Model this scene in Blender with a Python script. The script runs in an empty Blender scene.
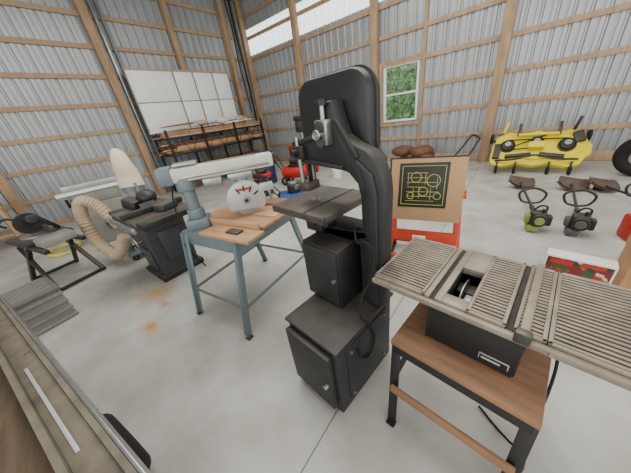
import bpy, bmesh, math, random
from mathutils import Vector, Matrix, Euler
random.seed(3)
PI=math.pi
ROOM=math.radians(7.0)
def lin(v):
    v=v/255.0
    return v/12.92 if v<=0.04045 else ((v+0.055)/1.055)**2.4
def col(c): return (lin(c[0]),lin(c[1]),lin(c[2]),1)
def mat(name,rgb,rough=.6,metal=0.0,var=.12,scale=6,bump=0.0,dust=0.0,dustcol=(150,135,115),stretch=None):
    m=bpy.data.materials.new(name); m.use_nodes=True
    n=m.node_tree.nodes; l=m.node_tree.links
    b=n['Principled BSDF']; b.inputs['Roughness'].default_value=rough; b.inputs['Metallic'].default_value=metal
    tc=n.new('ShaderNodeTexCoord'); mp=n.new('ShaderNodeMapping')
    if stretch: mp.inputs['Scale'].default_value=stretch
    l.new(tc.outputs['Object'],mp.inputs['Vector'])
    nz=n.new('ShaderNodeTexNoise'); nz.inputs['Scale'].default_value=scale; nz.inputs['Detail'].default_value=6
    l.new(mp.outputs['Vector'],nz.inputs['Vector'])
    r=n.new('ShaderNodeValToRGB'); c=col(rgb)
    r.color_ramp.elements[0].position=.3; r.color_ramp.elements[1].position=.7
    r.color_ramp.elements[0].color=tuple(x*(1-var) for x in c[:3])+(1,)
    r.color_ramp.elements[1].color=tuple(min(1,x*(1+var)) for x in c[:3])+(1,)
    l.new(nz.outputs['Fac'],r.inputs['Fac'])
    out=r.outputs['Color']
    if dust>0:
        g=n.new('ShaderNodeNewGeometry'); sx=n.new('ShaderNodeSeparateXYZ'); l.new(g.outputs['Normal'],sx.inputs[0])
        mr=n.new('ShaderNodeMapRange'); mr.inputs['From Min'].default_value=.2; mr.inputs['From Max'].default_value=1; mr.inputs['To Min'].default_value=.08*dust; mr.inputs['To Max'].default_value=dust
        l.new(sx.outputs['Z'],mr.inputs['Value'])
        n2=n.new('ShaderNodeTexNoise'); n2.inputs['Scale'].default_value=9; n2.inputs['Detail'].default_value=8
        l.new(tc.outputs['Object'],n2.inputs['Vector'])
        mu=n.new('ShaderNodeMath'); mu.operation='MULTIPLY'; l.new(mr.outputs[0],mu.inputs[0]); 
        m2=n.new('ShaderNodeMath'); m2.operation='MULTIPLY'; m2.inputs[1].default_value=1.7; l.new(n2.outputs['Fac'],m2.inputs[0]); l.new(m2.outputs[0],mu.inputs[1]); mu.use_clamp=True
        mx=n.new('ShaderNodeMix'); mx.data_type='RGBA'; l.new(mu.outputs[0],mx.inputs['Factor']); l.new(out,mx.inputs['A']); mx.inputs['B'].default_value=col(dustcol)
        out=mx.outputs['Result']
    l.new(out,b.inputs['Base Color'])
    if bump>0:
        bp=n.new('ShaderNodeBump'); bp.inputs['Strength'].default_value=bump; bp.inputs['Distance'].default_value=.01
        l.new(nz.outputs['Fac'],bp.inputs['Height']); l.new(bp.outputs['Normal'],b.inputs['Normal'])
    return m

def rr(x0,x1,z0,z1,r,n=6,rb=None):
    rb=r if rb is None else rb
    P=[]
    for cx,cz,a0,R in ((x1-r,z1-r,0,r),(x0+r,z1-r,90,r),(x0+rb,z0+rb,180,rb),(x1-rb,z0+rb,270,rb)):
        for i in range(n+1):
            a=math.radians(a0+90*i/n); P.append((cx+R*math.cos(a),cz+R*math.sin(a)))
    return P
def catmull(P,n=8):
    P=[Vector(p) for p in P]
    if len(P)<3: return P
    Q=[2*P[0]-P[1]]+P+[2*P[-1]-P[-2]]; out=[]
    for i in range(1,len(Q)-2):
        for k in range(n):
            t=k/n; a,b,c,d=Q[i-1],Q[i],Q[i+1],Q[i+2]
            out.append(.5*((2*b)+(c-a)*t+(2*a-5*b+4*c-d)*t*t+(3*b-a-3*c+d)*t**3))
    out.append(P[-1]); return out

class B:
    def __init__(s): s.bm=bmesh.new(); s.mats=[]; s.M=Matrix.Identity(4)
    def add(s,tb,m,M=None):
        if m not in s.mats: s.mats.append(m)
        k=s.mats.index(m)
        for f in tb.faces: f.material_index=k; f.smooth=True
        if M is not None: tb.transform(M)
        tb.transform(s.M)
        me=bpy.data.meshes.new('t'); tb.to_mesh(me); tb.free(); s.bm.from_mesh(me); bpy.data.meshes.remove(me)
    def box(s,x0,x1,y0,y1,z0,z1,m,bev=.004,M=None):
        tb=bmesh.new(); bmesh.ops.create_cube(tb,size=1)
        tb.transform(Matrix.Translation(((x0+x1)/2,(y0+y1)/2,(z0+z1)/2))@Matrix.Diagonal((abs(x1-x0),abs(y1-y0),abs(z1-z0),1)))
        bev=min(bev,.3*min(abs(x1-x0),abs(y1-y0),abs(z1-z0)))
        if bev>0: bmesh.ops.bevel(tb,geom=tb.edges[:],offset=bev,segments=2,affect='EDGES',profile=.5)
        s.add(tb,m,M)
    def boxc(s,c,sz,m,rot=(0,0,0),bev=.004):
        s.box(-sz[0]/2,sz[0]/2,-sz[1]/2,sz[1]/2,-sz[2]/2,sz[2]/2,m,bev,Matrix.Translation(c)@Euler(rot).to_matrix().to_4x4())
    def bar(s,p0,p1,w,h,m,up=(0,0,1),bev=.003):
        p0=Vector(p0);p1=Vector(p1);d=(p1-p0);L=d.length;d.normalize()
        u=Vector(up)
        if abs(u.dot(d))>.95: u=Vector((0,1,0))
        x=u.cross(d).normalized(); y=d.cross(x)
        R=Matrix((x,y,d)).transposed().to_4x4()
        s.box(-w/2,w/2,-h/2,h/2,0,L,m,bev,Matrix.Translation(p0)@R)
    def cyl(s,p0,p1,r,m,r2=None,seg=24,bev=0):
        p0=Vector(p0);p1=Vector(p1);d=p1-p0;L=d.length
        tb=bmesh.new(); bmesh.ops.create_cone(tb,cap_ends=True,segments=seg,radius1=r,radius2=r if r2 is None else r2,depth=L)
        if bev>0:
            es=[e for e in tb.edges if any(len(f.verts)>4 for f in e.link_faces)]
            bmesh.ops.bevel(tb,geom=es,offset=bev,segments=3,affect='EDGES',profile=.5)
        q=Vector((0,0,1)).rotation_difference(d.normalized())
        s.add(tb,m,Matrix.Translation((p0+p1)/2)@q.to_matrix().to_4x4())
    def sph(s,c,r,m,sc=(1,1,1),rot=(0,0,0),seg=20):
        tb=bmesh.new(); bmesh.ops.create_uvsphere(tb,u_segments=seg,v_segments=seg//2+2,radius=r)
        s.add(tb,m,Matrix.Translation(c)@Euler(rot).to_matrix().to_4x4()@Matrix.Diagonal((sc[0],sc[1],sc[2],1)))
    def sweep(s,P,r,m,seg=10,n=8,smooth=True,ribs=None):
        P=catmull(P,n) if smooth else [Vector(p) for p in P]
        tb=bmesh.new(); rings=[]
        up=Vector((0,0,1)); N=len(P)
        prev=None
        for i,p in enumerate(P):
            d=(P[min(i+1,N-1)]-P[max(i-1,0)]).normalized()
            if prev is None:
                a=up if abs(d.z)<.9 else Vector((0,1,0)); x=a.cross(d).normalized()
            else:
                x=(prev-d*prev.dot(d)).normalized()
            prev=x; y=d.cross(x)
            rad=r(i/(N-1)) if callable(r) else r
            if ribs: rad*= (1+ribs*(i%2))
            rings.append([tb.verts.new(p+rad*(math.cos(2*PI*k/seg)*x+math.sin(2*PI*k/seg)*y)) for k in range(seg)])
        for a,b in zip(rings,rings[1:]):
            for k in range(seg): tb.faces.new((a[k],a[(k+1)%seg],b[(k+1)%seg],b[k]))
        tb.faces.new(rings[0][::-1]); tb.faces.new(rings[-1])
        s.add(tb,m)
    def prism(s,pts,axis,a0,a1,m,bev=.004,M=None):
        tb=bmesh.new()
        def P(p,a):
            if axis=='y': return (p[0],a,p[1])
            if axis=='x': return (a,p[0],p[1])
            return (p[0],p[1],a)
        v0=[tb.verts.new(P(p,a0)) for p in pts]; v1=[tb.verts.new(P(p,a1)) for p in pts]
        n=len(pts); f0=tb.faces.new(v0); f1=tb.faces.new(v1[::-1])
        for i in range(n): tb.faces.new((v0[i],v1[i],v1[(i+1)%n],v0[(i+1)%n]))
        bmesh.ops.recalc_face_normals(tb,faces=tb.faces[:])
        if bev>0: bmesh.ops.bevel(tb,geom=list(f0.edges)+list(f1.edges),offset=bev,segments=2,affect='EDGES',profile=.5)
        s.add(tb,m,M)
    def torus(s,c,R,r,m,axis=(0,0,1),seg=36,sg=12):
        tb=bmesh.new(); rings=[]
        for i in range(seg):
            a=2*PI*i/seg
            rings.append([tb.verts.new(((R+r*math.cos(2*PI*k/sg))*math.cos(a),(R+r*math.cos(2*PI*k/sg))*math.sin(a),r*math.sin(2*PI*k/sg))) for k in range(sg)])
        for i in range(seg):
            a=rings[i];b=rings[(i+1)%seg]
            for k in range(sg): tb.faces.new((a[k],b[k],b[(k+1)%sg],a[(k+1)%sg]))
        q=Vector((0,0,1)).rotation_difference(Vector(axis).normalized())
        s.add(tb,m,Matrix.Translation(c)@q.to_matrix().to_4x4())
    def done(s,name,loc=(0,0,0),rot=0.0,world=True,ang=32):
        me=bpy.data.meshes.new(name); 
        M=Matrix.Translation(loc)@Matrix.Rotation(rot,4,'Z')
        if world: s.bm.transform(M.inverted())
        s.bm.to_mesh(me); s.bm.free()
        for m in s.mats: me.materials.append(m)
        me.set_sharp_from_angle(angle=math.radians(ang))
        o=bpy.data.objects.new(name,me); bpy.context.scene.collection.objects.link(o)
        o.matrix_world=M; o.location=loc; o.rotation_euler=(0,0,rot)
        return o
RM=Matrix.Rotation(ROOM,4,'Z')
def room(x,y,z=0): 
    return RM@Vector((x,y,z))

# ---------------- materials
wood=mat('lumber_pine',(166,140,112),.75,0,.2,3,.1,stretch=(6,6,1))
woodp=mat('post_pine',(160,131,101),.75,0,.22,3,.1,stretch=(5,5,1))
metalwall=mat('galvalume_sheet',(158,161,162),.4,.4,.08,1.2)
white=mat('white_paint',(225,228,224),.5,0,.04)
ply=mat('plywood_top',(176,136,98),.6,0,.2,4,.05,stretch=(1,6,1))
plyd=mat('brown_board',(140,103,76),.6,0,.22,5,.05,stretch=(1,7,1))
black=mat('black_paint',(20,21,23),.5,0,.2,8,0,.2)
bsgray=mat('bandsaw_paint',(30,32,34),.52,.0,.2,7,.1,.35,(110,100,88))
bsdark=mat('bandsaw_guard_paint',(23,25,29),.45,.0,.18,5,0,.15)
steel=mat('bare_steel',(160,160,158),.35,.8,.15,10)
iron=mat('cast_iron',(84,80,76),.4,.5,.25,12,.1,.25)
alu=mat('dusty_aluminium',(146,136,121),.5,.35,.25,14,.1,.25,(146,130,108))
grv=mat('groove_dark',(58,53,47),.8,0,.3,20,.1)  # darker tone for slots and the gaps between ribs
rubber=mat('rubber',(18,18,19),.8,0,.2,12)
bluegray=mat('bluegray_enamel',(104,118,123),.45,.1,.12,6,0,.15)
beige=mat('cream_enamel',(196,198,182),.45,0,.08,6)
red=mat('red_paint',(180,34,26),.45,0,.12)
orange=mat('orange_paint',(204,62,36),.45,0,.1)
yellow=mat('yellow_paint',(224,206,28),.4,0,.08)
blue=mat('blue_plastic',(44,78,138),.5,0,.1)
cloth=mat('filter_cloth',(214,198,180),.9,0,.08,4,.2)
tan=mat('tan_hose',(176,156,130),.6,0,.1)
brown=mat('brown_leather',(100,64,44),.7,0,.25,6,.3)
taupe=mat('weathered_rail',(104,98,86),.75,.1,.3,9,.3,.25,(140,128,106))
bed=mat('weathered_ply',(92,76,58),.85,0,.35,4,.3,stretch=(1,6,1))
crate=mat('gray_plastic',(128,126,118),.6,0,.12)
card=mat('cardboard',(178,136,96),.8,0,.08)
silver=mat('silver_label',(200,200,200),.4,.3,.05)

def floor_mat():
    m=bpy.data.materials.new('concrete_floor'); m.use_nodes=True; n=m.node_tree.nodes; l=m.node_tree.links
    b=n['Principled BSDF']; b.inputs['Roughness'].default_value=.5
    tc=n.new('ShaderNodeTexCoord')
    def noise(s,d=8):
        k=n.new('ShaderNodeTexNoise'); k.inputs['Scale'].default_value=s; k.inputs['Detail'].default_value=d; l.new(tc.outputs['Object'],k.inputs['Vector']); return k
    n1=noise(.9); n2=noise(14); n3=noise(3.2,10)
    r=n.new('ShaderNodeValToRGB'); r.color_ramp.elements[0].position=.3; r.color_ramp.elements[1].position=.72
    r.color_ramp.elements[0].color=col((170,168,161)); r.color_ramp.elements[1].color=col((202,200,193))
    l.new(n1.outputs['Fac'],r.inputs['Fac'])
    r2=n.new('ShaderNodeValToRGB'); r2.color_ramp.elements[0].position=.32; r2.color_ramp.elements[1].position=.6
    r2.color_ramp.elements[0].color=(.76,.74,.70,1); r2.color_ramp.elements[1].color=(1,1,1,1)
    l.new(n3.outputs['Fac'],r2.inputs['Fac'])
    mx=n.new('ShaderNodeMix'); mx.data_type='RGBA'; mx.blend_type='MULTIPLY'; mx.inputs['Factor'].default_value=.9
    l.new(r.outputs[0],mx.inputs['A']); l.new(r2.outputs[0],mx.inputs['B']); out=mx.outputs['Result']
    sp=n.new('ShaderNodeSeparateXYZ'); l.new(tc.outputs['Object'],sp.inputs[0])
    def math_(op,a,b=None):
        k=n.new('ShaderNodeMath'); k.operation=op
        for i,v in enumerate((a,b)):
            if v is None: continue
            if isinstance(v,(int,float)): k.inputs[i].default_value=v
            else: l.new(v,k.inputs[i])
        return k.outputs[0]
    def mixc(fac,c):
        g=n.new('ShaderNodeMix'); g.data_type='RGBA'; l.new(fac,g.inputs['Factor']); l.new(out,g.inputs['A']); g.inputs['B'].default_value=c; return g.outputs['Result']
    for ax,v in (('X',-.52),('X',-4.6),('X',3.6),('Y',3.9),('Y',-3)):
        d=math_('ABSOLUTE',math_('SUBTRACT',sp.outputs[ax],v)); f=math_('LESS_THAN',d,.004)
        out=mixc(math_('MULTIPLY',f,.75),col((70,68,64)))
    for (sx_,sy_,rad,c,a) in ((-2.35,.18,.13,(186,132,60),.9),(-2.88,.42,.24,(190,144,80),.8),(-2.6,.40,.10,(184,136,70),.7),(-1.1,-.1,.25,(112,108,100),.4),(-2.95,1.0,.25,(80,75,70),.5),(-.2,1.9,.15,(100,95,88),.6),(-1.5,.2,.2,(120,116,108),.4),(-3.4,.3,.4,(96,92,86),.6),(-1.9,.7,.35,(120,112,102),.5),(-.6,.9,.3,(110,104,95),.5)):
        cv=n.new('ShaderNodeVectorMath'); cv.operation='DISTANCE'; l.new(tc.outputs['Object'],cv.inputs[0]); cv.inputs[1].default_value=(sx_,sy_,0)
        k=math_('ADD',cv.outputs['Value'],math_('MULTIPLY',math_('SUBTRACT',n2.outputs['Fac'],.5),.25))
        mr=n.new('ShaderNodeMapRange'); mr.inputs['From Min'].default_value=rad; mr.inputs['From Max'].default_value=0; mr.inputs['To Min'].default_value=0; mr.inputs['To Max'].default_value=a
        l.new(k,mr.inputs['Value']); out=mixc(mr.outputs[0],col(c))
    l.new(out,b.inputs['Base Color'])
    bp=n.new('ShaderNodeBump'); bp.inputs['Strength'].default_value=.08; l.new(n2.outputs['Fac'],bp.inputs['Height']); l.new(bp.outputs[0],b.inputs['Normal'])
    return m
XL,YB,H=-8.43,7.35,5.3
b=B(); b.box(XL-.2,7,-7,YB+.2,-.15,0,floor_mat(),0); b.done('floor',rot=ROOM,world=False)
b=B(); b.box(XL-.2,7,-7,YB+.2,H,H+.08,metalwall,0); b.done('ceiling',rot=ROOM,world=False)

def corr(b,m,s0,s1,z0,z1,fn):
    tb=bmesh.new(); per=.2286; prof=[(0,0),(.07,0),(.085,.010),(.10,.010),(.115,0),(.17,0),(.185,.028),(.212,.028)]
    S=[]; k=math.floor(s0/per)
    while k*per<s1:
        for ds,h in prof:
            s=k*per+ds
            if s0<=s<=s1: S.append((s,h))
        k+=1
    S=[(s0,S[0][1])]+S+[(s1,S[-1][1])]
    lo=[tb.verts.new(fn(s,h,z0)) for s,h in S]; hi=[tb.verts.new(fn(s,h,z1)) for s,h in S]
    for i in range(len(S)-1): tb.faces.new((lo[i],lo[i+1],hi[i+1],hi[i]))
    b.add(tb,m)
GZ=[.04]+[.65+.61*i for i in range(8)]
b=B(); corr(b,metalwall,-7,YB,0,H,lambda s,h,z:(XL-h,s,z))
b.box(XL-.06,XL-.04,-7,YB,0,H,metalwall,0)
b.done('wall_left',rot=ROOM,world=False,ang=20)
WX0,WX1,WZ0,WZ1=-3.12,-2.19,1.10,2.46
fb=lambda s,h,z:(s,YB+h,z)
b=B()
SK0,SK1=3.82,4.56
corr(b,metalwall,XL,WX0,0,SK0,fb); corr(b,metalwall,WX1,7,0,SK0,fb)
corr(b,metalwall,WX0,WX1,0,WZ0,fb); corr(b,metalwall,WX0,WX1,WZ1,SK0,fb)
corr(b,metalwall,XL,7,SK1,H,fb)
for (a,c,d,e) in ((XL,WX0,0,SK0),(WX1,7,0,SK0),(WX0,WX1,0,WZ0),(WX0,WX1,WZ1,SK0),(XL,7,SK1,H)):
    b.box(a,c,YB+.04,YB+.06,d,e,metalwall,0)
b.done('wall_back',rot=ROOM,world=False,ang=20)
m=bpy.data.materials.new('translucent_glow_panel'); m.use_nodes=True; n=m.node_tree.nodes;l=m.node_tree.links
pb=n['Principled BSDF']; tr=n.new('ShaderNodeBsdfTranslucent'); tr.inputs[0].default_value=(.95,.97,1,1)
mxs=n.new('ShaderNodeMixShader'); mxs.inputs[0].default_value=.6; pb.inputs['Base Color'].default_value=(.9,.92,.95,1); pb.inputs['Emission Color'].default_value=(.93,.97,1,1); pb.inputs['Emission Strength'].default_value=3  # emission stands in for daylight coming through the sheet
l.new(pb.outputs[0],mxs.inputs[1]); l.new(tr.outputs[0],mxs.inputs[2]); l.new(mxs.outputs[0],n['Material Output'].inputs[0])
b=B(); corr(b,m,XL,7,SK0,SK1,fb); b.done('window_2',rot=ROOM,world=False)
gh=.048
b=B()
for z in GZ:
    b.box(XL+.002,XL+.04,-7,YB-.05,z-gh,z+gh,wood,.003)
b.done('trim_1',rot=ROOM,world=False)
b=B()
for z in GZ:
    if z<.1:
        b.box(XL+.05,7,YB-.04,YB-.002,0.005,.20,wood,.003); continue
    if WZ0-.02<z<WZ1+.02:
        b.box(XL+.05,WX0-.1,YB-.04,YB-.002,z-gh,z+gh,wood,.003); b.box(WX1+.1,7,YB-.04,YB-.002,z-gh,z+gh,wood,.003)
    else: b.box(XL+.05,7,YB-.04,YB-.002,z-gh,z+gh,wood,.003)
b.box(WX1+.05,WX1+.13,YB-.045,YB-.002,.1,SK0,woodp); b.box(WX0-.13,WX0-.05,YB-.045,YB-.002,WZ0-.1,WZ1+.1,woodp)
b.box(WX0-.05,WX1+.05,YB-.045,YB-.002,WZ1+.03,WZ1+.10,woodp); b.box(WX0-.05,WX1+.05,YB-.045,YB-.002,WZ0-.12,WZ0-.03,woodp)
b.done('trim_2',rot=ROOM,world=False)
b=B()
for y,w in ((-2.95,.16),(-.17,.16),(2.62,.17),(4.56,.12),(6.44,.15)):
    b.box(XL+.042,XL+.2,y-w/2,y+w/2,0,H,woodp,.004)
b.box(XL+.042,XL+.2,YB-.25,YB-.06,0,H,woodp,.004)
b.done('trim_3',rot=ROOM,world=False)
b=B()
for x in (-5.93,-3.33,-.51,2.2,4.9):
    b.box(x-.09,x+.09,YB-.2,YB-.047,0,H,woodp,.004)
b.done('trim_4',rot=ROOM,world=False)
b=B(); b.box(XL+.08,XL+.14,2.80,2.86,0,H,steel); b.box(XL+.14,XL+.2,2.92,2.97,0,H,bluegray)
b.done('door_track',rot=ROOM,world=False)
b=B()
b.sweep([(XL+.25,6.75,H-.02),(XL+.22,6.8,4.2),(XL+.24,6.85,3),(XL+.2,6.9,1.6)],.03,rubber)
b.sweep([(XL+.30,6.55,H-.02),(XL+.30,6.62,4.4),(XL+.27,6.6,3.6),(XL+.25,6.7,2.0)],.02,rubber)
b.sweep([(XL+.12,6.98,H-.02),(XL+.12,7.0,1.0)],.045,crate,smooth=False)
b.done('conduit_pipe',rot=ROOM,world=False)
glass=bpy.data.materials.new('window_glass'); glass.use_nodes=True; g=glass.node_tree.nodes['Principled BSDF']; g.inputs['Transmission Weight'].default_value=1; g.inputs['Roughness'].default_value=0; g.inputs['IOR'].default_value=1.02; g.inputs['Base Color'].default_value=(1,1,1,1)
b=B(); y0,y1=YB-.03,YB+.06
b.box(WX0,WX0+.05,y0,y1,WZ0,WZ1,white); b.box(WX1-.05,WX1,y0,y1,WZ0,WZ1,white)
b.box(WX0+.05,WX1-.05,y0,y1,WZ0,WZ0+.05,white); b.box(WX0+.05,WX1-.05,y0,y1,WZ1-.05,WZ1,white)
zm=(WZ0+WZ1)/2; b.box(WX0+.05,WX1-.05,y0+.01,y1-.02,zm-.022,zm+.022,white)
b.box(WX0+.05,WX1-.05,YB+.01,YB+.014,WZ0+.05,WZ1-.05,glass,0)
b.done('window_1',rot=ROOM,world=False)
def leafmat(name,c):
    m=mat(name,c,.5,0,.5,2.5); n=m.node_tree.nodes; l=m.node_tree.links
    p=n['Principled BSDF']; t=n.new('ShaderNodeBsdfTranslucent'); x=n.new('ShaderNodeMixShader'); x.inputs[0].default_value=.5
    src=p.inputs['Base Color'].links[0].from_socket; l.new(src,t.inputs[0]); l.new(p.outputs[0],x.inputs[1]); l.new(t.outputs[0],x.inputs[2]); l.new(x.outputs[0],n['Material Output'].inputs[0]); return m
leafA=leafmat('leaves',(205,235,195)); leafB=leafmat('leaves_dark',(160,200,150))
b=B()
for mt,cnt,ya,yb in ((leafA,2600,9.6,10.6),(leafB,4200,10.6,12.2)):
    tb=bmesh.new()
    for i in range(cnt):
        c=Vector((random.uniform(-6,0),random.uniform(ya,yb),random.uniform(0,4.4)))
        R=Euler((random.uniform(0,6),random.uniform(0,6),random.uniform(0,6))).to_matrix(); s_=random.uniform(.05,.14)
        tb.faces.new([tb.verts.new(c+R@Vector(p)*s_) for p in ((-1,0,0),(0,-.6,0),(1,0,0),(0,.6,.1))])
    b.add(tb,mt)
tb=bmesh.new()
bmesh.ops.create_grid(tb,x_segments=40,y_segments=30,size=1)
tb.transform(Matrix.Translation((-3,12.4,2.2))@Matrix.Rotation(PI/2,4,'X')@Matrix.Diagonal((3.6,2.3,1,1)))
for v in tb.verts: v.co+=Vector((random.uniform(-.08,.08),random.uniform(-.2,.2),random.uniform(-.08,.08)))
b.add(tb,leafB)
for x in (-5,-3,-.8): b.cyl((x,11,-.02),(x,11,4),.09,brown)
b.done('tree_foliage',rot=ROOM,world=False)
b=B(); b.box(-12,9,YB+.25,16,-.1,-.02,mat('grass',(120,160,80),.9,0,.3,5),0); b.done('lawn_ground',rot=ROOM,world=False)

# ---------------- bandsaw
b=B()
b.box(-.91,-.545,.505,1.03,0,.52,bsgray,.008)
b.box(-.922,-.533,.493,1.042,.52,.54,bsgray,.004)
b.box(-.90,-.57,.465,.505,.06,.49,bsgray,.01)
b.box(-.545,-.539,.58,.97,.05,.47,bsgray,.002)
for y in (.61,.94):
    for z in (.08,.44): b.cyl((-.54,y,z),(-.53,y,z),.009,steel,seg=8)
b.cyl((-.60,.467,.27),(-.60,.445,.27),.014,steel,seg=12)
b.box(-.96,-.69,.745,.98,.545,.925,bsdark,.012)
b.box(-.95,-.70,.735,.746,.56,.91,bsgray,.004)
b.cyl((-.72,.735,.74),(-.72,.72,.74),.012,steel,seg=12)
b.prism(rr(-1.10,-.62,.545,.96,.1),'y',.985,1.09,bsdark,.01)
fr=[(-.52,.54),(-.515,.80),(-.515,1.0),(-.512,1.2),(-.520,1.27),(-.55,1.345),(-.60,1.39),(-.67,1.42),(-.725,1.455),(-.755,1.53),(-.775,1.60),(-.83,1.60),(-.86,1.54),(-.885,1.48),(-.95,1.455),(-1.07,1.445),(-1.09,1.40),(-1.08,1.335),(-.98,1.32),(-.88,1.325),(-.78,1.31),(-.70,1.285),(-.655,1.24),(-.64,1.18),(-.64,1.02),(-.66,.97),(-.72,.94),(-1.0,.94),(-1.02,.93),(-.70,.928),(-.66,.90),(-.655,.54)]
b.prism(fr,'y',.89,.985,bsgray,.016)
b.prism([(-.54,.56),(-.54,1.2),(-.56,1.29),(-.64,1.355),(-.605,1.24),(-.605,.56)],'y',.868,.895,bsgray,.01)
b.bar((-.75,.883,1.52),(-.64,.883,1.36),.02,.022,bsgray); b.bar((-.88,.883,1.46),(-1.06,.883,1.425),.02,.022,bsgray); b.bar((-.98,.883,1.34),(-.72,.883,1.315),.02,.02,bsgray)
b.prism(rr(-1.10,-.645,1.29,1.715,.10,8,.09),'y',.99,1.10,bsdark,.02)
b.prism(rr(-1.11,-.635,1.28,1.725,.105,8,.095),'y',1.045,1.06,bsgray,.004)
b.prism([(-.72,1.30),(-.645,1.38),(-.60,1.33),(-.60,1.22),(-.66,1.16),(-.68,1.22)],'y',1.0,1.08,bsdark,.01)
b.box(-.845,-.775,.845,.893,1.42,1.53,steel,.006)
b.cyl((-.81,.87,1.53),(-.81,.87,1.59),.011,steel,seg=12); b.cyl((-.81,.87,1.585),(-.81,.87,1.61),.024,black,seg=16)
b.cyl((-.81,.845,1.47),(-.81,.81,1.47),.014,steel); b.torus((-.81,.815,1.47),.018,.005,steel,(0,1,0),20,8)
for z in (1.44,1.50): b.cyl((-.81,.846,z),(-.81,.835,z),.026,iron,seg=16)
b.cyl((-1.02,.88,1.18),(-1.02,.88,1.46),.012,steel,seg=14)
b.box(-1.05,-.97,.86,.905,1.35,1.42,bsgray,.008)
b.box(-1.05,-.965,.86,.96,1.175,1.225,iron,.008)
b.cyl((-1.02,.86,1.385),(-1.02,.83,1.385),.018,black)
b.cyl((-1.045,.87,1.20),(-1.045,.84,1.20),.012,steel)
b.box(-.985,-.981,.925,.94,.93,1.33,steel,0)
b.box(-1.0,-.99,.905,.96,1.22,1.34,bsdark,.002)
b.box(-1.16,-.75,.735,1.165,1.092,1.112,iron,.004)
b.box(-1.165,-.745,.73,.745,1.07,1.11,iron,.003); b.box(-1.165,-.745,1.155,1.17,1.07,1.11,iron,.003)
b.box(-1.165,-1.15,.745,1.155,1.07,1.11,iron,.003); b.box(-.76,-.745,.745,1.155,1.07,1.11,iron,.003)
b.cyl((-.983,.93,1.108),(-.983,.93,1.1135),.03,alu)
b.box(-.89,-.875,.732,1.168,1.10,1.1135,grv,0)
b.prism([(-1.04+.0,1.09),(-.90,1.09),(-.91,1.02),(-.94,.98),(-1.0,.98),(-1.03,1.02)],'y',.84,1.02,bsdark,.006)
b.box(-1.03,-.90,.86,.99,.93,.985,bsdark,.006)
b.cyl((-.87,.84,1.03),(-.80,.80,1.03),.012,black)
b.sweep([(-.66,.86,1.02),(-.62,.82,.97),(-.56,.80,1.0),(-.525,.82,.94),(-.53,.80,.80),(-.56,.76,.70),(-.55,.72,.6),(-.527,.76,.52),(-.53,.82,.38),(-.53,.78,.27),(-.53,.70,.30),(-.53,.66,.42)],.006,rubber)
b.done('bandsaw',(-.725,.78,0))

# ---------------- table saw
b=B(); Z=.84
def ribs(x0,x1,y0,y1):
    b.box(x0,x1,y0,y1,Z-.03,Z-.006,grv,0)
    y=y0+.014; 
    while y<y1-.014:
        b.box(x0+.012,x1-.012,y,y+.0115,Z-.008,Z,alu,.0015); y+=.0195
    b.box(x0,x1,y0,y0+.012,Z-.035,Z,alu,.002); b.box(x0,x1,y1-.012,y1,Z-.035,Z,alu,.002)
    b.box(x0,x0+.012,y0,y1,Z-.035,Z,alu,.002); b.box(x1-.012,x1,y0,y1,Z-.035,Z,alu,.002)
Y0,Y1=.795,1.24
TL=-.508
ribs(TL,-.275,Y0,Y1); ribs(.105,.37,Y0,Y1)
b.box(-.272,-.252,Y0,Y1,Z-.035,Z,alu,.002); b.box(-.252,-.232,Y0,Y1,Z-.035,Z-.012,grv,0); b.box(-.232,-.205,Y0,Y1,Z-.035,Z,alu,.002)
b.box(-.205,-.12,Y0,.85,Z-.035,Z,alu,.002); b.box(-.205,-.12,1.07,Y1,Z-.035,Z,alu,.002)
ribs(-.12,.0,Y0,Y1); b.box(.0,.02,Y0,Y1,Z-.035,Z-.012,grv,0); ribs(.02,.103,Y0,Y1)
b.box(-.2045,-.2035,.85,1.07,Z-.08,Z-.004,iron,0)
b.cyl((-.166,.96,.722),(-.163,.96,.722),.112,steel,seg=40)
b.box(-.2,-.17,.87,.90,Z-.06,Z-.05,red,.002)
b.box(-.155,-.13,.92,.96,Z-.08,Z-.06,silver,.002)
b.box(-.2,-.13,.98,1.05,Z-.09,Z-.07,black,.004)
b.box(TL,.37,.772,.794,Z-.035,Z-.010,alu,.004)
b.box(.035,.06,.79,1.25,Z,Z+.012,alu,.004); b.box(.025,.07,.768,.80,Z-.03,Z+.016,iron,.006)
b.box(TL,.37,1.243,1.26,Z-.035,Z-.012,alu,.004)
for x in (-.4,-.15,.12,.3): b.cyl((x,.772,Z-.022),(x,.766,Z-.022),.007,steel,seg=8)
b.box(-.255,-.245,.81,1.2,.588,Z-.036,black,.004);
b.prism([(-.26,Z-.036),(.07,Z-.036),(.06,.588),(-.25,.588)],'y',.812,.826,black,.005)
b.box(-.25,.06,1.18,1.195,.588,Z-.036,black,.004); b.box(.055,.067,.82,1.19,.588,Z-.036,black,.004)
b.box(-.25,.06,.82,1.19,.588,.60,black,0)
b.box(-.05,.045,.806,.812,.622,.652,silver,.001)
b.box(-.047,.042,.804,.807,.625,.649,black,0)
b.box(-.04,.02,.8025,.8045,.633,.641,silver,0)
b.cyl((.07,1.02,.72),(.20,1.02,.72),.06,black,bev=.01)
b.box(-.365,.16,.70,1.08,.552,.582,plyd,.004)
b.box(.05,.20,1.09,1.20,.60,.635,plyd,.004); b.box(.08,.17,1.085,1.20,.50,.60,black,.004)
legs=[((-.345,.72),(-.32,.645)),((.14,.72),(.15,.64)),((-.345,1.06),(-.38,1.16)),((.14,1.06),(.18,1.16))]
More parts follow.
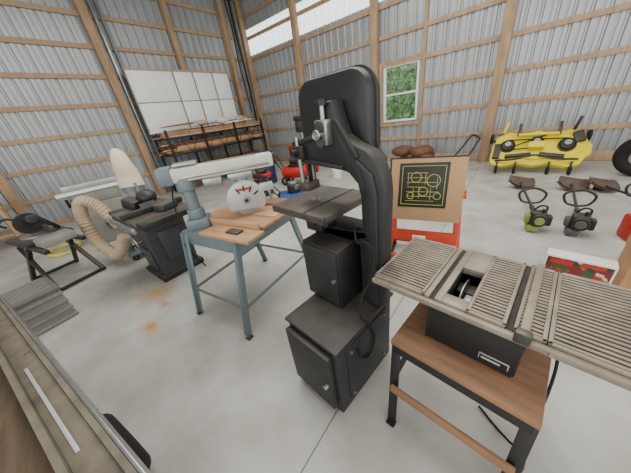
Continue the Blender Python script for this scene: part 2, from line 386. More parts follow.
for (t,f) in legs:
    b.bar((t[0],t[1],.552),(f[0],f[1],0),.045,.006,black,bev=.001)
    sgn=1 if t[0]<0 else -1
    b.bar((t[0]-.02*sgn,t[1]+.0225,.552),(f[0]-.02*sgn,f[1]+.0225,0),.006,.045,black,bev=.001)
    b.box(f[0]-.025,f[0]+.02,f[1]-.02,f[1]+.02,0,.008,rubber,.002)
b.bar((-.335,.655,.30),(.15,.665,.30),.018,.045,plyd)
b.bar((-.33,1.14,.30),(.16,1.14,.30),.018,.05,plyd)
b.bar((-.352,.70,.28),(-.372,1.13,.28),.02,.04,black); b.bar((.165,.70,.28),(.18,1.13,.28),.02,.04,black)
b.box(-.35,.15,.705,.712,.50,.552,black,.001)
b.sweep([(.1,1.1,.62),(.19,1.12,.5),(.20,1.0,.25),(.17,.90,.1),(.12,.95,.012),(-.0,1.02,.012)],.006,rubber)
b.done('table_saw',(-.1,.98,0))

# ---------------- radial arm saw
b=B(); C=(-1.90,.82); rz=math.radians(15)
b.M=Matrix.Translation((C[0],C[1],0))@Matrix.Rotation(rz,4,'Z')
T=[(-.38,-.30),(.29,-.30),(.29,.37),(-.38,.37)]; F=[(-.37,-.46),(.31,-.48),(.36,.52),(-.36,.50)]
zt=.80
for (t,f) in zip(T,F):
    t3=Vector((t[0],t[1],zt)); f3=Vector((f[0],f[1],0.012)); sx=1 if t[0]<0 else -1
    b.bar(t3,f3,.055,.008,bluegray,up=(1,0,0)); b.bar(t3+Vector((.025*sx,0,0)),f3+Vector((.025*sx,0,0)),.008,.055,bluegray,up=(1,0,0))
    b.boxc((f[0],f[1],.007),(.05,.05,.014),black)
for i in range(4):
    a,c=T[i],T[(i+1)%4]
    b.bar((a[0],a[1],zt-.05),(c[0],c[1],zt-.05),.012,.11,bluegray)
    fa,fc=F[i],F[(i+1)%4]; k=.33
    pa=Vector((fa[0]*(1-k)+a[0]*k,fa[1]*(1-k)+a[1]*k,zt*k)); pc=Vector((fc[0]*(1-k)+c[0]*k,fc[1]*(1-k)+c[1]*k,zt*k))
    b.bar(pa,pc,.01,.03,bluegray)
b.box(-.39,.31,-.31,.39,zt-.0,zt+.012,bluegray,.003)
b.box(-.42,.38,-.10,.46,zt+.02,zt+.045,ply,.003)
b.box(-.42,.38,-.145,-.125,zt+.02,zt+.085,ply,.003)
b.box(-.1,.44,-.33,-.15,zt+.02,zt+.045,ply,.003)
b.box(.02,.44,.30,.46,zt+.05,zt+.075,plyd,.003)
b.box(.10,.36,.08,.30,zt+.046,zt+.056,mat('sheet_wood',(192,152,114),.6,0,.1),.002)
b.box(.15,.28,-.27,-.2,zt+.046,zt+.06,black,.004)
b.M=Matrix.Identity(4)
col0=Vector((-2.14,.58,0)); ad=Vector((.47,.883,0)).normalized(); an=Vector((ad.y,-ad.x,0))
b.M=Matrix(((an.x,ad.x,0,col0.x),(an.y,ad.y,0,col0.y),(0,0,1,0),(0,0,0,1)))
b.box(-.09,.09,-.09,.09,.81,.90,bluegray,.015); b.cyl((0,0,.88),(0,0,1.22),.05,bluegray,bev=.005); b.cyl((0,0,.90),(0,0,.98),.068,bluegray,bev=.008)
b.cyl((0,0,1.14),(0,0,1.24),.075,bluegray,bev=.01)
b.box(-.065,.065,-.1,.74,1.215,1.325,beige,.02)
b.box(-.068,.068,-.02,.70,1.235,1.26,steel,.003)
b.box(-.075,.075,-.17,-.06,1.205,1.345,bluegray,.02)
b.box(-.06,.06,.74,.76,1.225,1.315,black,.006)
b.boxc((0,.05,1.345),(.09,.18,.03),steel,bev=.008)
b.box(-.045,.045,.2,.6,1.325,1.330,steel,.001)
cy=.44
b.box(-.07,.07,cy-.1,cy+.1,1.16,1.215,steel,.008)
b.cyl((0,cy,1.19),(0,cy,1.12),.05,steel)
b.box(-.15,.12,cy-.04,cy+.04,1.10,1.13,steel,.008)
b.cyl((-.22,cy,1.01),(.04,cy,1.01),.085,beige,bev=.02)
b.cyl((-.235,cy,1.01),(-.22,cy,1.01),.06,black,bev=.004)
for k in range(5): b.torus((-.19+.045*k,cy,1.01),.086,.003,bluegray,(1,0,0),28,6)
b.box(-.15,-.12,cy-.03,cy+.03,1.0,1.13,steel,.006)
gs=mat('guard_casting',(176,178,176),.45,.35,.12,9)
pts=[(cy+.165*math.cos(a),.985+.165*math.sin(a)) for a in [math.radians(x) for x in range(-32,213,10)]]
b.prism(pts,'x',.06,.125,gs,.014)
b.cyl((.09,cy,.965),(.094,cy,.965),.118,steel,seg=40)
for k in range(4):
    a=math.radians(30+30*k); b.bar((.0595,cy+.09*math.cos(a),.985+.09*math.sin(a)),(.0595,cy+.13*math.cos(a),.985+.13*math.sin(a)),.008,.010,black,bev=0)
    b.bar((.1255,cy+.08*math.cos(a),.985+.08*math.sin(a)),(.1255,cy+.13*math.cos(a),.985+.13*math.sin(a)),.008,.012,black,bev=0)
b.cyl((.05,cy,.99),(.14,cy,.99),.03,steel); b.cyl((.14,cy,.99),(.15,cy,.99),.015,black)
b.box(.1245,.1275,cy-.06,cy+.06,1.075,1.095,red,0); b.box(.0575,.0605,cy-.06,cy+.05,1.09,1.105,red,0)
b.box(.07,.115,cy+.13,cy+.25,1.03,1.10,gs,.012)
b.bar((.09,cy+.2,1.06),(.09,cy+.22,.92),.008,.02,steel)
b.cyl((0,cy+.1,1.15),(0,cy+.22,1.12),.016,black)
b.boxc((-.10,.2,1.16),(.12,.16,.08),steel,bev=.01)
b.M=Matrix.Identity(4)
b.sweep([(-2.18,.53,1.26),(-2.26,.48,1.1),(-2.22,.44,.9),(-2.18,.40,.7),(-2.2,.5,.4)],.006,rubber)
b.done('radial_arm_saw',(-1.90,.82,0),rz)

# ---------------- dark cabinet saw
mg=mat('machine_gray',(50,56,61),.45,.1,.2,5,0,.3)
b=B(); b.M=Matrix.Translation((-3.34,.42,0))@Matrix.Rotation(math.radians(8),4,'Z')
b.box(-.28,.28,-.26,.26,0,.07,black,.01)
b.prism([(-.24,.07),(.24,.07),(.30,.74),(-.27,.74)],'y',-.22,.22,mg,.015)
b.box(.22,.31,-.12,.2,.25,.62,mg,.02); b.box(-.16,.16,-.235,-.22,.12,.40,mg,.01)
b.box(-.38,.40,-.30,.32,.74,.82,iron,.008); b.box(-.56,-.385,-.28,.30,.78,.82,black,.006)
b.box(.405,.56,-.28,.30,.76,.82,black,.006)
b.prism([(-.30,.40),(-.56,.76),(-.27,.76),(-.27,.40)],'y',-.2,.2,black,.01)
b.box(-.40,.42,-.34,-.305,.72,.78,steel,.005)
b.box(.1,.16,-.32,.34,.82,.88,black,.006)
b.box(-.1,-.096,-.05,.12,.82,.89,steel,0)
b.torus((0,-.29,.5),.09,.011,steel,(0,1,0)); b.cyl((0,-.22,.5),(0,-.3,.5),.02,steel)
for a in range(3): b.bar((0,-.29,.5),(.09*math.cos(a*2.1),-.29,.5+.09*math.sin(a*2.1)),.012,.012,steel)
b.cyl((.075,-.30,.5),(.075,-.35,.5),.012,black)
b.sph((-.25,.1,.92),.11,black,(1.3,1,.9)); b.boxc((-.3,-.05,.88),(.2,.15,.12),black,(0,.3,.4),.02)
b.boxc((.25,.1,.86),(.18,.2,.08),mg,(0,0,.3),.02)
b.bar((-.5,-.2,.76),(-.3,-.15,.2),.03,.03,black)
b.done('cabinet_saw',(-3.34,.42,0),math.radians(8))

# ---------------- dust collector
b=B()
b.box(-4.55,-4.05,.05,.55,.09,.13,bluegray,.01)
for x in (-4.5,-4.1):
    for y in (.1,.5): b.torus((x,y,.045),.028,.017,rubber,(1,0,0),18,8); b.bar((x,y,.045),(x,y,.1),.02,.02,steel)
b.cyl((-4.3,.12,.36),(-4.3,.24,.36),.19,bluegray,bev=.02); b.cyl((-4.3,.24,.36),(-4.3,.50,.36),.09,black,bev=.02)
b.box(-4.4,-4.2,.2,.5,.13,.27,bluegray,.01)
b.bar((-4.5,.50,.13),(-4.5,.50,1.05),.03,.03,bluegray); b.bar((-4.15,.50,.13),(-4.15,.50,1.05),.03,.03,bluegray)
b.cyl((-4.30,.48,.93),(-4.30,.48,1.0),.14,bluegray)
b.sweep([(-4.30,.48,.99),(-4.31,.49,1.14),(-4.28,.48,1.28),(-4.30,.48,1.42),(-4.33,.46,1.50)],lambda t:.14*math.sqrt(max(.02,1-t**2.2))*(1-.25*t)+.012,cloth,20,6)
hp=[(-4.3,.12,.5),(-4.40,.02,.82),(-4.45,-.12,.93),(-4.52,-.2,.72),(-4.46,-.2,.38),(-4.28,-.1,.16),(-4.10,-.02,.22),(-4.02,.1,.42)]
b.sweep(hp,.072,tan,14,14,ribs=.13)
b.done('dust_collector',(-4.3,.3,0))
b=B()
b.box(-5.72,-5.45,-.20,.40,0,.72,crate,.02)
b.box(-5.73,-5.5,-.40,.65,.91,.95,white,.01); b.box(-5.70,-5.52,-.2,.4,.72,.91,crate,.02)
b.box(-5.78,-5.74,-.3,.5,.95,1.04,steel,.005)
b.cyl((-5.45,.1,.35),(-5.40,.1,.35),.1,black)
b.done('jointer',(-5.6,.1,0))
b=B(); q=room(-7.8,.7)
b.M=Matrix.Translation(q)
b.cyl((0,0,0),(0,0,.02),.18,black); b.cyl((0,0,.02),(0,0,.36),.035,black); b.box(-.12,.12,-.15,.15,.36,.38,black)
b.cyl((0,-.12,.48),(0,.12,.48),.08,blue,bev=.02)
for s in (-1,1): b.cyl((0,s*.15,.48),(0,s*.20,.48),.1,rubber,bev=.01); b.cyl((0,s*.12,.48),(0,s*.15,.48),.02,steel)
b.box(-.05,.05,-.06,.06,.38,.42,black); b.done('bench_grinder',q)

# ---------------- lumber rack + door panels (room coords)
rbm=mat('rack_steel',(24,24,26),.5,.2,.1)
b=B(); b.M=RM
for y in (2.95,4.0,5.1,6.25):
    for x in (-8.1,-7.25): b.box(x-.025,x+.025,y-.025,y+.025,0,1.62 if x<-8 else 1.72,rbm,.003)
    for z in (.5,1.08,1.5): b.box(-8.1,-7.25,y-.02,y+.02,z-.02,z+.02,rbm,.003)
for z in (.5,1.08,1.5):
    for x in (-8.1,-7.25): b.box(x-.02,x+.02,2.95,6.25,z-.021,z+.021,rbm,.003)
for i in range(6):
    y=2.97+.54*i
    b.bar((-7.25,y,1.08),(-7.25,y+.27,1.5),.014,.014,rbm); b.bar((-7.25,y+.54,1.08),(-7.25,y+.27,1.5),.014,.014,rbm)
cols=[mat('lumber_a',(168,124,90),.8,0,.3,4),mat('lumber_b',(190,152,112),.8,0,.2,4),brown,mat('dark_lumber',(104,74,56),.8,0,.3,4),mat('red_lumber',(146,88,64),.8,0,.3,4),white]
for lev,(z0,k) in enumerate(((.525,3),(1.105,6),(1.525,3))):
    for j in range(k):
        x=-7.29
        while x>-8.0+ (0 if lev<2 else .35):
            w=random.uniform(.08,.17); y0=random.uniform(2.7,3.3); y1=random.uniform(5.6,6.5)
            b.box(x-w,x,y0,y1,z0+.045*j,z0+.045*j+.035,random.choice(cols[:5]),.003); x-=w+.01
for i in range(12):
    y=random.uniform(2.9,5.4); z=1.67+.014*i
    b.bar((-7.36-.035*i,y,z),(-7.33-.035*i,y+random.uniform(.5,1.1),z+random.uniform(-.0,.05)),.1,.02,random.choice(cols))
for y,sc in ((4.9,1.0),(5.6,.8),(4.2,.7)):
    b.sph((-7.5,y,1.80),.16*sc,random.choice([cloth,brown,tan]),(1,1.7,.7),(0,.1,.3))
b.done('lumber_rack',room(-7.7,4.6),ROOM)
b=B(); b.M=RM
PX=-8.02
b.box(PX-.05,PX-.01,2.85,5.9,1.68,3.2,white,.003)
ys=[2.85,4.05,4.65,5.3,5.9]
for i in range(4):
    for z0,z1 in ((1.70,2.43),(2.45,3.18)):
        b.box(PX-.012,PX+.006,ys[i]+.02,ys[i+1]-.02,z0,z1,white,.006)
for y in ys: b.box(PX-.012,PX+.018,y-.014,y+.014,1.68,3.2,crate,.002)
b.box(PX-.015,PX+.03,2.83,5.92,3.18,3.22,wood,.002); b.box(PX-.015,PX+.03,2.83,5.92,1.665,1.70,steel,.002)
b.box(PX-.015,PX+.02,2.83,5.92,2.43,2.45,crate,.002)
b.done('garage_door_panel',room(PX,4.4,0),ROOM)

# ---------------- folding workbench with router plate panel
b=B(); b.M=Matrix.Translation((-.86,2.28,0))@Matrix.Rotation(math.radians(17),4,'Z')
for s in (-1,1):
    x=s*.30
    b.bar((x*1.08,-.22,0.01),(x*.95,.12,.70),.06,.03,orange); b.bar((x*1.08,.26,0.01),(x*.95,-.02,.62),.045,.03,orange)
    b.bar((x*1.08,-.23,.02),(x*1.08,.27,.02),.04,.035,rubber)
b.bar((-.30,-.165,.09),(.30,-.165,.09),.03,.05,orange); b.bar((-.31,-.10,.32),(.31,-.10,.32),.03,.12,orange)
b.bar((-.30,.22,.09),(.30,.22,.09),.03,.05,orange)
b.box(-.34,.34,-.02,.20,.70,.74,orange,.006)
b.box(-.34,.34,.05,.22,.742,.765,ply,.004)
b.boxc((-.02,-.165,.34),(.12,.012,.035),white,(0,0,0),.001)
Pm=b.M@Matrix.Translation((0,-.125,.51))@Matrix.Rotation(math.radians(-12),4,'X')
b.M=Pm
osb=mat('corrugated_board',(178,140,102),.8,0,.12,30,.1,stretch=(1,1,8))
b.box(-.32,.31,-.02,.02,0,.58,osb,.003)
b.box(-.335,-.32,-.024,.03,0,.58,black,.001); b.box(-.335,.31,-.022,.03,.58,.592,black,.001)
b.box(-.24,.18,-.028,-.02,.13,.54,black,.006)
ym=mat('yellow_print',(176,176,70),.6)
def strip(x0,x1,z0,z1): b.box(x0,x1,-.0295,-.028,z0+.02,z1+.02,ym,0)
for z in (.135,.49): strip(-.215,.155,z,z+.005)
for x in (-.215,.15): strip(x,x+.005,.135,.495)
for i in range(7):
    strip(-.17,-.17+random.uniform(.1,.3),.17+i*.043,.174+i*.043)
for i in range(6):
    x=-.16+.05*i; z=random.uniform(.18,.35); strip(x,x+.004,z,z+.11)
for (cx,cz,r) in ((-.09,.41,.045),(.06,.38,.055),(-.02,.28,.04),(.1,.24,.03),(-.13,.24,.03)):
    b.torus((cx,-.0285,cz),r,.003,ym,(0,1,0),24,6)
b.done('folding_workbench',(-.86,2.28,0),math.radians(17))

# ---------------- mower deck
b=B()
Md=RM@Matrix.Translation((.36,6.22,.07))@Matrix.Rotation(math.radians(46),4,'X')@Matrix.Diagonal((.98,1.08,1.1,1))
b.M=Md
out=[(-.70,.15),(-.66,.05),(-.5,.0),(-.2,.06),(0,.02),(.2,.06),(.5,.0),(.66,.06),(.72,.2),(.78,.25),(.78,.42),(.72,.48),(.66,.66),(.45,.74),(.25,.68),(0,.74),(-.25,.68),(-.45,.74),(-.64,.64),(-.70,.45)]
b.prism(out,'z',0,.10,yellow,.02)
b.prism([(p[0]*.82,.37+(p[1]-.37)*.7) for p in out],'z',.10,.125,yellow,.01)
for x,y in ((-.44,.40),(0,.45),(.44,.40)):
    b.cyl((x,y,.12),(x,y,.15),.13,yellow if x==0 else black,seg=28,bev=.008); b.cyl((x,y,.15),(x,y,.21),.05,steel,seg=16)
    b.cyl((x,y,.155),(x,y,.17),.09,black)
    b.torus((x,y,.165),.1,.014,rubber)
b.bar((-.44,.51,.165),(.44,.51,.165),.02,.015,rubber); b.bar((-.44,.29,.165),(.0,.35,.165),.02,.015,rubber)
b.bar((-.44,.33,.165),(.2,.62,.175),.02,.015,rubber)
b.boxc((-.25,.18,.17),(.40,.05,.06),black,(0,0,.1)); b.boxc((.25,.18,.16),(.36,.06,.06),black,(0,0,-.15))
b.boxc((.58,.55,.14),(.14,.2,.05),black,(0,0,.3)); b.boxc((-.6,.3,.13),(.12,.3,.05),black)
b.box(-.3,.3,.58,.62,.12,.2,yellow,.006); b.bar((-.3,.6,.17),(-.3,.82,.20),.05,.03,black); b.bar((.3,.6,.17),(.3,.82,.20),.05,.03,black)
b.bar((-.55,.7,.12),(-.5,.85,.25),.05,.03,yellow); b.bar((.5,.7,.12),(.55,.86,.25),.05,.03,black)
b.box(-.12,.12,.30,.42,.13,.24,yellow,.01)
b.sweep([(-.6,.1,.13),(-.3,.08,.2),(0,.14,.24),(.3,.08,.22),(.62,.12,.14)],.016,black)
for x in (-.74,.72):
    b.torus((x,.62,.06),.06,.03,rubber,(1,0,0)); b.bar((x,.62,.06),(x*.9,.5,.14),.03,.03,black)
for x in (-.55,-.25,.25,.55): b.torus((x,-.05,.06),.045,.026,rubber,(1,0,0)); b.bar((x,-.05,.06),(x,.08,.13),.03,.03,black)
b.done('mower_deck',room(.36,6.5),ROOM)
b=B(); b.M=RM
b.sweep([(-.95,5.75,.03),(-.75,6.3,.28),(-.60,6.72,.62)],.02,black); b.sweep([(-1.25,5.85,.03),(-1.0,6.4,.32),(-.78,6.92,.68)],.02,black)
b.sweep([(-.60,6.72,.62),(-.68,6.85,.66),(-.78,6.92,.68)],.02,black)
b.torus((-1.1,5.8,.09),.06,.028,rubber,(1,.3,0)); b.bar((-.95,5.75,.05),(-1.25,5.85,.05),.03,.03,black)
b.bar((-.85,6.1,.16),(-1.1,6.2,.18),.03,.03,black)
b.done('mower_handle',room(-1.0,6.2),ROOM)
b=B(); b.M=RM@Matrix.Translation((1.66,6.10,.33))
b.torus((0,0,0),.23,.10,rubber,(.5,1,.15),40,14); b.cyl((-.02,-.04,0),(.02,.04,0),.15,crate); b.cyl((-.04,-.08,0),(.04,.08,0),.04,black)
b.done('tractor_wheel',room(1.66,6.10),ROOM)

# ---------------- string trimmers
guard=mat('trimmer_guard',(84,68,58),.6,0,.2)
def trimmer(e,h,body,ga=28):
    b=B(); e=Vector((e[0],e[1],0)); h=Vector((h[0],h[1],0)); d=(h-e).normalized(); s=Vector((d.y,-d.x,0))
    b.M=Matrix(((s.x,d.x,0,e.x),(s.y,d.y,0,e.y),(0,0,1,0),(0,0,0,1))); L=(h-e).length
    b.box(-.07,.07,-.10,.05,.09,.24,black,.02); b.box(-.09,.02,-.12,.06,.012,.09,body,.02)
    b.cyl((0,.05,.15),(0,.12,.14),.075,body,r2=.04,bev=.004); b.box(.07,.12,-.07,.03,.08,.2,black,.015)
    b.cyl((0,-.10,.16),(0,-.13,.16),.075,black,bev=.008); b.cyl((0,-.13,.16),(0,-.145,.16),.045,body,bev=.004); b.cyl((.03,-.05,.24),(.03,-.05,.28),.02,black)
    b.box(-.12,-.07,-.08,.02,.1,.2,body,.015)
    b.sweep([(.06,0,.24),(.05,-.03,.30),(0,-.02,.31),(-.05,0,.25)],.01,black)
    b.sweep([(0,.1,.14),(0,.5,.13),(0,L-.3,.10),(0,L-.05,.09),(0,L,.06)],.016,black,8)
    b.cyl((0,.2,.135),(0,.42,.13),.026,black)
    b.sweep([(0,.55,.13),(-.1,.56,.16),(-.13,.57,.27),(0,.58,.33),(.13,.57,.27),(.1,.56,.16),(0,.55,.13)],.014,black,8)
    b.cyl((0,L,.0),(0,L,.07),.06,black,bev=.01); b.cyl((0,L-.02,.07),(0,L-.06,.12),.035,black)
    # curved shell-like guard
    pts=[(.19*math.cos(a),.17*math.sin(a)) for a in [math.radians(x) for x in range(165,391,15)]]+[(.08,.06),(-.06,.05)]
    MM=Matrix.Translation((.02,L-.02,.13))@Matrix.Rotation(math.radians(ga),4,'X')@Matrix.Rotation(.3,4,'Y')
    b.prism(pts,'z',-.01,.01,guard,.004,MM)
    for i in range(3,13):
        p,q_=pts[i-1],pts[i]; b.bar(MM@Vector((p[0],p[1],-.02)),MM@Vector((q_[0],q_[1],-.02)),.05,.008,guard)
    b.done('string_trimmer',(e.x,e.y,0),0)
trimmer((-.04,3.55),(-.42,5.25),mat('lime',(130,140,70),.5))
trimmer((.30,3.62),(.20,5.35),mat('gray_p',(80,82,80),.5),34)
trimmer((1.02,4.25),(.50,5.4),red,24)
b=B(); b.M=Matrix.Translation((.765,3.74,0))@Matrix.Rotation(.3,4,'Z')
b.box(-.15,.15,-.10,.10,0,.25,red,.03); b.box(-.11,.11,-.08,.08,.25,.28,red,.01)
b.sweep([(-.1,0,.27),(-.08,0,.34),(.04,0,.35),(.07,0,.28)],.014,red); b.cyl((.11,0,.25),(.11,0,.31),.03,black); b.cyl((.11,0,.31),(.2,0,.38),.012,yellow)
b.done('gas_can',(.765,3.74,0),.3)
b=B(); b.box(.10,.48,2.42,2.54,0,.30,mat('box_white',(225,225,216),.5,0,.02),.003)
pic=bpy.data.materials.new('box_print'); pic.use_nodes=True; n=pic.node_tree.nodes;l=pic.node_tree.links
vo=n.new('ShaderNodeTexVoronoi'); vo.inputs['Scale'].default_value=24; tc=n.new('ShaderNodeTexCoord'); l.new(tc.outputs['Object'],vo.inputs['Vector'])
rp=n.new('ShaderNodeValToRGB'); rp.color_ramp.interpolation='CONSTANT'
e=rp.color_ramp.elements; e[0].color=col((120,36,26)); e[1].position=.3; e[1].color=col((50,84,50))
for p,c in ((.5,(60,50,40)),(.65,(150,110,60)),(.8,(170,50,34)),(.92,(190,190,180))): k=e.new(p); k.color=col(c)
sp=n.new('ShaderNodeSeparateColor'); l.new(vo.outputs['Color'],sp.inputs[0]); l.new(sp.outputs[0],rp.inputs[0]); l.new(rp.outputs[0],n['Principled BSDF'].inputs['Base Color'])
b.box(.112,.468,2.416,2.42,.02,.285,pic,0); b.box(.13,.26,2.414,2.417,.235,.275,red,0)
b.done('product_box',(.29,2.48,0))
b=B(); b.box(.54,.95,2.52,2.9,0,.38,card,.004); b.box(.535,.54,2.52,2.9,.30,.42,card,0); b.boxc((.745,2.46,.40),(.41,.13,.006),card,(-.5,0,0),.001); b.box(.72,.74,2.516,2.904,.2,.383,tan,0)
b.done('cardboard_box',(.73,2.7,0))

# ---------------- utility trailer (left foreground)
b=B(); p0=Vector((-.30,-.13,0)); p1=Vector((-2.92,-.82,0)); d=(p1-p0).normalized(); nn=Vector((d.y,-d.x,0)); 
if nn.y>0: nn=-nn
L=(p1-p0).length
b.M=Matrix(((d.x,nn.x,0,p0.x),(d.y,nn.y,0,p0.y),(0,0,1,0),(0,0,0,1)))
b.box(0,L,.0,.012,.44,.622,steel,.004)
b.box(0,L,.012,.035,.44,.62,taupe,.008)
b.box(0,L,.035,.125,.585,.60,taupe,.004)
b.box(0,L,.125,.15,.57,.625,taupe,.006)
b.box(.72,1.45,.085,.098,.600,.606,silver,.002)
for i in range(4): b.box(0,L,.155+.275*i,.425+.275*i,.50,.53+.002*(i%2),bed,.004)
b.box(0,L,1.26,1.29,.44,.62,taupe,.006)
b.box(0,.05,.0,1.29,.40,.50,taupe,.006); b.box(L-.05,L,.0,1.29,.40,.50,taupe,.006)
for y in (.04,1.25):
    b.torus((.98,y,.20),.135,.06,rubber,(0,1,0),40,14); b.cyl((.98,y-.03,.20),(.98,y+.03,.20),.10,red,bev=.01); b.cyl((.98,y-.045,.20),(.98,y-.03,.20),.04,steel)
b.cyl((.98,.04,.20),(.98,1.25,.20),.025,black); b.box(.92,1.04,.18,.23,.20,.5,black); b.box(.92,1.04,1.06,1.11,.20,.5,black)
b.cyl((L-.15,.6,.0),(L-.15,.6,.46),.03,steel)
for x in (.5,1.6,2.2): b.cyl((x,.06,.598),(x,.06,.606),.010,steel,seg=10)
b.done('utility_trailer',(-1.6,-.9,0))

# ---------------- crate & mitre saw stand
b=B(); b.M=Matrix.Translation((-3.45,-.85,0))@Matrix.Rotation(math.radians(14),4,'Z')
b.box(-.22,.22,-.19,.19,0.01,.34,crate,.02)
for z in (.01,.10,.19,.28):
    b.box(-.235,.235,-.205,.205,z,z+.03,crate,.004)
b.box(-.24,.24,-.21,.21,.34,.38,mat('lid_gray',(104,102,96),.6,0,.15),.012)
for i in range(6): b.box(-.20+.07*i,-.17+.07*i,-.17,.17,.38,.388,crate,.002)
b.sweep([(-.08,-.21,.28),(-.07,-.25,.28),(.07,-.25,.28),(.08,-.21,.28)],.01,black)
b.done('storage_crate',(-3.45,-.85,0))
b=B(); b.M=Matrix.Translation((-4.55,-.66,0))@Matrix.Rotation(math.radians(20),4,'Z')
for s in (-1,1):
    b.bar((-.42*s,-.25,0.01),(.15*s,-.2,.55),.045,.045,black); b.bar((-.42*s,.25,0.01),(.15*s,.2,.55),.045,.045,black)
    b.bar((-.42*s,-.25,.03),(-.42*s,.25,.03),.04,.03,black)
b.box(-.6,.65,-.2,-.15,.55,.60,black,.005); b.box(-.6,.65,.15,.2,.55,.60,black,.005)
b.box(-.3,.3,-.22,.24,.60,.66,black,.01); b.cyl((0,0,.66),(0,0,.68),.17,steel)
b.box(-.28,.28,.06,.09,.68,.76,iron,.004)
b.bar((0,.2,.66),(0,.05,.90),.06,.05,black); b.cyl((-.02,-.02,.82),(.02,-.02,.82),.13,black); b.cyl((.02,0,.86),(.17,0,.88),.055,black,bev=.01)
b.sweep([(0,-.1,.90),(0,-.18,.94),(0,-.24,.90),(0,-.2,.84)],.014,black)
b.box(.35,.6,-.16,.16,.60,.70,crate,.02)
b.done('mitre_saw_stand',(-4.55,-.66,0))
b=B(); b.M=RM@Matrix.Translation((-7.6,-.75,0))
b.box(-.35,.35,-.5,.4,.78,.82,wood,.004)
for x in (-.3,.3):
    for y in (-.45,.35): b.box(x-.03,x+.03,y-.03,y+.03,0,.78,woodp,.003)
b.box(-.3,.3,-.45,.35,.25,.28,wood,.004)
b.boxc((.05,.1,.88),(.3,.2,.12),black,bev=.02); b.boxc((-.1,-.2,.86),(.2,.2,.08),rubber,bev=.02)
b.done('wooden_workbench',room(-7.6,-.75),ROOM)
b=B(); P=[]
for i in range(26):
    a=i*.75; P.append((-5.9+.28*math.cos(a)*(1+.1*math.sin(i)),-.7+.22*math.sin(a),.012+.001*i))
P+= [(-5.3,-.35,.012),(-5.0,-.2,.012)]
b.sweep(P,.008,yellow,6,5); b.done('extension_cord',(-5.9,-.7,0))

# ---------------- clutter near the corner
b=B(); b.M=Matrix.Translation((-4.9,3.0,0))
b.cyl((0,0,.08),(0,0,.42),.19,black,r2=.21,bev=.01); b.cyl((0,0,.42),(0,0,.52),.215,red,bev=.02); b.cyl((0,0,.52),(0,0,.62),.12,black,bev=.03)
b.sweep([(-.06,0,.6),(-.06,0,.68),(.06,0,.68),(.06,0,.6)],.012,black)
for a in range(4): b.sph((.17*math.cos(a*1.57),.17*math.sin(a*1.57),.04),.04,rubber)
b.sweep([(.2,0,.4),(.35,-.1,.45),(.4,-.2,.2),(.3,-.35,.05),(.0,-.4,.04)],.03,black,ribs=.12,n=10); b.done('shop_vacuum',(-4.9,3.0,0))
b=B(); b.M=Matrix.Translation((-5.9,3.75,0))
b.cyl((0,0,0),(0,0,.86),.28,mat('drum_blue',(40,62,100),.5,.2),bev=.02)
for z in (.28,.56): b.torus((0,0,z),.28,.014,blue)
b.done('steel_drum',(-5.9,3.75,0))
b=B(); b.M=Matrix.Translation((-4.95,4.05,0))@Matrix.Rotation(.5,4,'Z')
b.cyl((-.35,0,.3),(.35,0,.3),.16,red,bev=.06); b.box(-.15,.25,-.1,.1,.46,.5,black); b.cyl((-.1,0,.58),(.15,0,.58),.09,black,bev=.02); b.box(.12,.26,-.08,.08,.5,.78,steel,.02)
for s in (-1,1): b.torus((-.25,s*.2,.11),.08,.03,rubber,(0,1,0)); 
b.box(.22,.28,-.12,.12,0,.15,rubber); b.sweep([(-.35,.1,.4),(-.5,.1,.7),(-.5,-.1,.7),(-.35,-.1,.4)],.014,black); b.bar((-.25,-.2,.11),(-.25,.2,.11),.03,.03,black); b.box(-.3,-.2,-.05,.05,.1,.2,black)
b.done('air_compressor',(-4.95,4.05,0))
# drill press
b=B(); b.M=Matrix.Translation((-4.05,3.75,0))@Matrix.Rotation(math.radians(20),4,'Z')
b.box(-.18,.18,-.24,.2,0,.06,black,.01); b.cyl((0,.1,.06),(0,.1,1.35),.04,steel); b.box(-.15,.15,-.2,.12,.78,.81,iron,.01); b.cyl((0,.1,.74),(0,.1,.84),.06,black)
b.box(-.10,.10,-.22,.14,1.28,1.50,black,.03); b.box(-.12,.12,-.22,.34,1.50,1.60,black,.03); b.cyl((0,.27,1.22),(0,.27,1.5),.08,black,bev=.01)
b.cyl((0,-.12,1.08),(0,-.12,1.28),.025,steel); b.cyl((0,-.12,1.02),(0,-.12,1.1),.03,iron)
for a in range(3): b.cyl((.11,-.05,1.36),(.13,-.05+.16*math.cos(a*2.1),1.36+.16*math.sin(a*2.1)),.007,steel); b.sph((.13,-.05+.16*math.cos(a*2.1),1.36+.16*math.sin(a*2.1)),.02,red)
b.done('drill_press',(-4.05,3.75,0))
b=B(); b.M=Matrix.Translation((-3.75,2.95,0))@Matrix.Rotation(.9,4,'Z')
b.box(-.30,.30,-.24,.24,.10,.22,blue,.04); b.cyl((0,0,.22),(0,0,.40),.13,black,bev=.02); b.cyl((0,0,.40),(0,0,.44),.10,steel,bev=.01); b.box(.1,.2,-.08,.08,.25,.38,red,.02)
for x in (-.27,.27):
    for s in (-1,1): b.torus((x,s*.27,.10),.075,.027,rubber,(0,1,0)); b.cyl((x,s*.24,.1),(x,s*.29,.1),.05,beige)
b.sweep([(-.28,.2,.18),(-.6,.2,.6),(-.82,.2,.92),(-.86,0,.95),(-.82,-.2,.92),(-.6,-.2,.6),(-.28,-.2,.18)],.012,black)
b.done('push_mower',(-3.75,2.95,0))
b=B(); b.M=Matrix.Translation((-5.6,5.0,0))
b.box(-.35,.35,-.25,.25,0.06,.85,red,.02)
for i in range(5): b.box(-.32,.32,-.27,-.25,.1+.15*i,.23+.15*i,red,.006); b.box(-.2,.2,-.29,-.27,.18+.15*i,.195+.15*i,steel,.002)
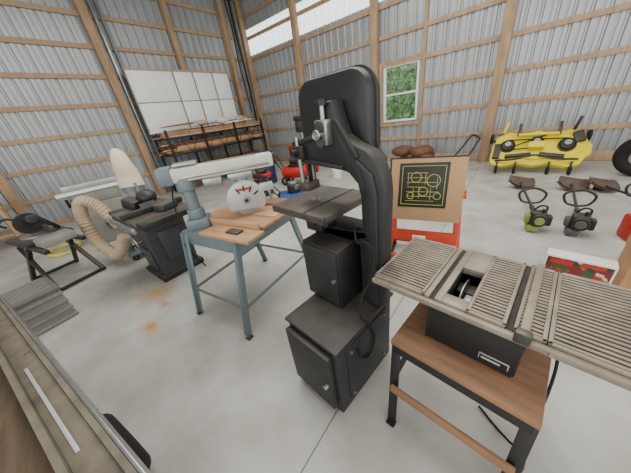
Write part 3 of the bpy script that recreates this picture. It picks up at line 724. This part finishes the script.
for x in (-.3,.3):
    for y in (-.2,.2): b.cyl((x-.015,y,.03),(x+.015,y,.03),.03,rubber)
b.done('tool_chest',(-5.6,5.0,0))
b=B(); b.M=Matrix.Translation((-4.2,4.85,0))
b.cyl((0,0,0),(0,0,.36),.13,white,r2=.15,bev=.004); b.torus((0,0,.36),.15,.008,white); b.sweep([(-.15,0,.33),(-.1,.0,.45),(.1,0,.45),(.15,0,.33)],.004,steel)
b.done('paint_bucket',(-4.2,4.85,0))
q=room(-1.9,6.6)
b=B(); b.M=Matrix.Translation((q.x,q.y,0))
for i in range(6):
    b.sph((random.uniform(-.4,.4),random.uniform(-.15,.15),.16+.13*(i//2)),.24,brown,(1.2,.9,.6),(0,0,random.uniform(0,3)))
b.sph((-.3,0,.13),.26,brown,(1.2,1,.5)); b.sph((.3,0,.13),.26,brown,(1.2,1,.5))
b.done('sack_pile',(q.x,q.y,0))

# ---------------- lights & world
w=bpy.data.worlds.new('world'); bpy.context.scene.world=w; w.use_nodes=True
w.node_tree.nodes['Background'].inputs[0].default_value=(1,.995,.97,1); w.node_tree.nodes['Background'].inputs[1].default_value=1.4
def area(name,loc,target,sx,sy,e,c=(1,1,1)):
    L=bpy.data.lights.new(name,'AREA'); L.shape='RECTANGLE'; L.size=sx; L.size_y=sy; L.energy=e; L.color=c
    o=bpy.data.objects.new(name,L); bpy.context.scene.collection.objects.link(o); o.location=loc
    o.rotation_euler=(Vector(target)-Vector(loc)).to_track_quat('-Z','Y').to_euler(); return o
area('daylight_door_front',(1.5,-6,2.8),(-2.5,3,.5),8,4,300,(1,.99,.96))
area('daylight_door_right',(6,2,2.8),(-2,3,.8),7,4,180,(1,.99,.96))
area('overhead_fill',(-2,2.5,5.2),(-2,2.5,0),6,5,400,(1,.98,.94))  # added soft fill under the ceiling, no real fixture

cd=bpy.data.cameras.new('camera'); cam=bpy.data.objects.new('camera',cd); bpy.context.scene.collection.objects.link(cam)
cd.sensor_width=36; cd.sensor_fit='HORIZONTAL'; cd.lens=235/631*36; cd.clip_start=.02
X=Vector((.7085,.6939,-.1287)).normalized(); Zc=Vector((.6642,-.5940,.4540)); Zc=(Zc-X*Zc.dot(X)).normalized(); Yc=Zc.cross(X)
M=Matrix((X,Yc,Zc)).transposed().to_4x4(); M.translation=(0,0,1.55)
cam.matrix_world=M
bpy.context.scene.camera=cam
